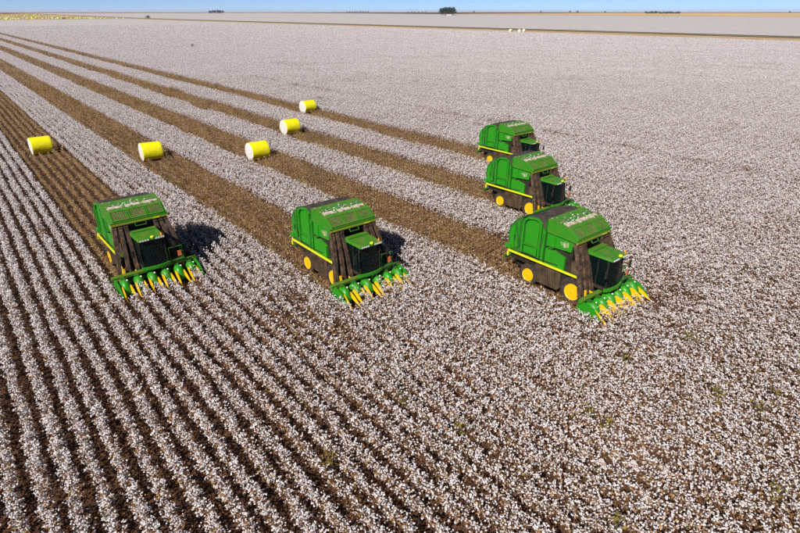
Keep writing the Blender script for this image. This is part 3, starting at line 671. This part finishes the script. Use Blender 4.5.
def far_module_mesh(name):
    b = MB(); n = 14
    prof = [(-1.2, 0.0), (-1.2, 1.1), (-1.1, 1.15), (1.1, 1.15), (1.2, 1.1), (1.2, 0.0)]
    b.lathe_x((0, 0, 1.1), prof, n)
    o = b.build(name, M['wrap'], None, 40)
    o.data.materials.append(M['endlint'])
    for p in o.data.polygons:
        if abs(p.center.x) > 1.19: p.material_index = 1
    return o
fm = far_module_mesh('cotton_module')
RL = ['leftmost of three small pale modules beside the dirt road', 'middle one of three small pale modules beside the dirt road', 'rightmost of three small pale modules beside the dirt road']
for i, (x, y) in enumerate(((413.5, 344), (429.5, 347), (440, 350))):
    o = fm if i == 0 else fm.copy()
    if i: col.objects.link(o)
    o.location = (x, y, .70 if x < 425 else .25); o.rotation_euler = (0, 0, R((10, 30, 20)[i])); o.scale = (1.15, 1.15, 1.15)
    tag(o, RL[i], 'cotton module', 'modules beside the road')
r = random.Random(9); cnt = 0
while cnt < 170:
    y = 1625 + 1500*r.random()**1.6; x = r.uniform(60, 418)
    u = (x*cy - y*sy); c = x*sy*cp + y*cy*cp
    if not -1.04 < u/c*FPX/400 < -.55: 
        x = r.uniform(-200, 418)
        u = (x*cy - y*sy); c = x*sy*cp + y*cy*cp
        if not -1.04 < u/c*FPX/400 < -.55: continue
    o = fm.copy(); col.objects.link(o); o.location = (x, y, float(rise(x, y))+.5); o.rotation_euler = (0, 0, r.uniform(0, 3.14))
    tag(o, 'tiny yellow module among many on the far stubble field at the left horizon', 'cotton module', 'modules collected on the far stubble field')
    cnt += 1

# ------------------------------------------------------------------ trees on the horizon, shrub, weeds, shed
def tree_meshes(seed, h, w, nleaf=420):
    rg = np.random.default_rng(seed)
    b = MB(); b.tube([(0, 0, -.5), (.1, .1, h*.3), (.2, 0, h*.62)], [.028*h, .022*h, .012*h], 7)
    tips = []
    for q in range(7):
        a = rg.uniform(0, 6.28); z0 = h*rg.uniform(.3, .55); e = (math.cos(a)*w*.33, math.sin(a)*w*.33, z0 + h*rg.uniform(.15, .35)); tips.append(e)
        b.tube([(.1, .05, z0), tuple(.5*np.array((.1, .05, z0)) + .5*np.array(e) + (0, 0, .02*h)), e], [.011*h, .008*h, .004*h], 5)
    tr = b.build('trunk', M['bark'])
    V, F = [], []
    cl = [np.array([*rg.normal(0, w*.20, 2), h*rg.uniform(.34, .93)]) for _ in range(16)] + [np.array(t) for t in tips]
    for q in range(nleaf):
        c = cl[rg.integers(len(cl))]; p = c + rg.normal(0, 1, 3)*np.array([w*.11, w*.11, h*.07]); p[2] = min(max(p[2], h*.16), h)
        s = h*rg.uniform(.025, .06); u = rg.normal(0, 1, 3); u /= np.linalg.norm(u); v = np.cross(u, rg.normal(0, 1, 3)); v /= np.linalg.norm(v)
        k0 = len(V); V += [tuple(p-u*s), tuple(p+v*s*.7), tuple(p+u*s), tuple(p-v*s*.7)]; F.append((k0, k0+1, k0+2, k0+3))
    me = mesh_from('crown', V, F, [M['foliage']]); cr = bpy.data.objects.new('crown', me); col.objects.link(cr)
    return tr, cr
tree_protos = []
def spot(px, dist, z=None):      # ground point along the bearing of an image column
    a = YAW + math.atan((px-400)/FPX*cp)    # bearing at the horizon
    x, y = dist*math.sin(a), dist*math.cos(a); return x, y, float(rise(x, y))
for q in range(4):
    root = empty('tree'); t, c = tree_meshes(50+q, 22, 17); t.parent = root; c.parent = root; tree_protos.append(root)
used = [False]*4
def plant(px, dist, sc, label, group, i, sx=1.0):
    p = tree_protos[i % 4]
    o = p if not used[i % 4] else copy_tree(p); used[i % 4] = True
    o.location = spot(px, dist); o.scale = (sc*sx, sc*sx, sc); o.rotation_euler = (0, 0, i*1.7)
    tag(o, label, 'tree', group)
tr = random.Random(3); i = 0
for q in range(14):      # the tall clump
    plant(441 + 13.0*q/13 + tr.uniform(-.3, .3), 2500 + tr.uniform(-35, 35), 1.42*tr.uniform(.88, 1.08), 'tall dark tree in the square clump on the horizon', 'trees of the tall clump on the horizon', i); i += 1
for q in range(6):
    plant(210 + 12*q/5 + tr.uniform(-.4, .4), 3100 + tr.uniform(-40, 40), tr.uniform(.72, 1.0), 'dark tree in the small clump on the left horizon', 'trees of the small clump on the left horizon', i); i += 1
for a, b, nn, s in ((646, 656.5, 8, .62), (659.5, 680, 15, .56)):
    for q in range(nn):
        plant(a + (b-a)*q/(nn-1) + tr.uniform(-.3, .3), 3300 + tr.uniform(-30, 30), s*tr.uniform(.9, 1.1), 'low dark tree in the long tree line on the right horizon', 'trees of the long line on the right horizon', i, 1.25); i += 1
for q in range(9):
    plant(347 + 21*q/8, 5200 + tr.uniform(-60, 60), .62*tr.uniform(.85, 1.1), 'faint low tree in the line left of the tall clump', 'trees of the faint line left of the clump', i, 1.6); i += 1
for q in range(6):
    plant(408 + 18*q/5, 6000 + tr.uniform(-60, 60), .55*tr.uniform(.85, 1.1), 'faint low tree in the line just left of the tall clump', 'trees of the faint line beside the clump', i, 1.7); i += 1
for q, (px, s) in enumerate(((474, .7), (541, .75), (570, .75), (577.5, .8), (605, .65), (625, .5), (790, .6))):
    plant(px, 4300, s, ('faint single tree just right of the tall clump', 'lone tree on the horizon above the middle of the field', 'left one of two lone trees close together on the horizon', 'right one of two lone trees close together on the horizon', 'lone low tree left of the long tree line', 'faint low tree nearest the long tree line', 'lone low tree at the right end of the horizon')[q], None, i); i += 1
plant(147, 1660, .40, 'dark bushy tree beside the far stubble field at the left', None, i, 1.7); i += 1
plant(62, 1640, .24, 'small dark bush among the far modules at the left', None, i, 1.8); i += 1
# white shed under the clump
sx_, sy_, sz_ = spot(449, 2440); shed = empty('farm_shed', (sx_, sy_, sz_), -YAW); tag(shed, 'low white farm shed in front of the tall tree clump', 'shed')
MB().box(-9, 9, -3, 3, 0, 3.2).build('wall', M['white'], shed)
MB().prism([(-3.5, 3.2), (0, 4.6), (3.5, 3.2)], -9.5, 9.5).build('roof', M['white'], shed)
MB().box(-2, 2, -3.1, -3.01, 0, 2.8).build('door', M['steel'], shed)

def bush(name, seed, h, w, nl, mat, lab, cat, loc, group=None):
    rg = np.random.default_rng(seed); root = empty(name, loc)
    b = MB()
    for q in range(6):
        a = rg.uniform(0, 6.28); b.tube([(0, 0, -.02), (math.cos(a)*w*.2, math.sin(a)*w*.2, h*.5), (math.cos(a)*w*.35, math.sin(a)*w*.35, h*.85)], [.02*h, .014*h, .006*h], 5)
    b.build('stem', M['bark'], root)
    V, F = [], []
    for q in range(nl):
        p = np.array([*rg.normal(0, w*.24, 2), h*rg.uniform(.25, 1.0)]); s = h*rg.uniform(.04, .09)
        u = rg.normal(0, 1, 3); u /= np.linalg.norm(u); v = np.cross(u, rg.normal(0, 1, 3)); v /= np.linalg.norm(v)
        k0 = len(V); V += [tuple(p-u*s), tuple(p+v*s*.6), tuple(p+u*s), tuple(p-v*s*.6)]; F.append((k0, k0+1, k0+2, k0+3))
    o = bpy.data.objects.new('foliage', mesh_from('foliage', V, F, [mat])); col.objects.link(o); o.parent = root
    tag(root, lab, cat, group)
bush('shrub', 71, 2.0, 2.2, 160, M['foliage'], 'lone dark shrub in the white field at upper left', 'shrub', (109, 304.7, .05))
def ground_at(px, py, z=0.0):
    d = FW*1.0 + RT*((px-400)/FPX) - UP*((py-H0/2)/FPX); t = (z-CAM_H)/d[2]; return (d[0]*t, d[1]*t, 0)
WEEDS = ['olive weed in the cotton below the middle picker', 'olive weed in the cotton a little right below the middle picker', 'olive weed between the rows left of the lower centre',
 'olive weed in the cotton below the nearest picker', 'olive weed just in front of the nearest picker', 'lone olive weed in the cotton right of the lower centre',
 'farther one of two olive weeds close together by the right edge', 'nearer one of two olive weeds close together by the right edge', 'olive weed in the lower right corner of the field',
 'olive weed at the bottom edge right of centre', 'olive weed right of the nearest picker header', 'olive weed left of the one below the nearest picker']
for q, (px, py) in enumerate(((403, 394), (462, 424), (330, 455), (608, 421), (626, 356), (718, 392), (775, 393), (760, 405), (777, 489), (618, 520), (690, 335), (590, 410))):
    p = ground_at(px, py, .9)
    bush('weed', 80+q, 1.12, .62, 70, M['weed'], WEEDS[q], 'weed', p, 'weeds in the standing cotton')

# ------------------------------------------------------------------ hazy air over the plain
hz_m = bpy.data.materials.new('hazy_air'); hz_m.use_nodes = True; hn = hz_m.node_tree.nodes; hn.clear()
pv = hn.new('ShaderNodeVolumePrincipled'); pv.inputs['Color'].default_value = (0.86, 0.92, 1.0, 1); pv.inputs['Density'].default_value = 3.5e-5
pv.inputs['Anisotropy'].default_value = 0.0
ho = hn.new('ShaderNodeOutputMaterial'); hz_m.node_tree.links.new(pv.outputs[0], ho.inputs['Volume'])
tag(MB().box(-27000, 27000, -27000, 27000, -1.0, 80.0).build('haze', hz_m), kind='stuff')
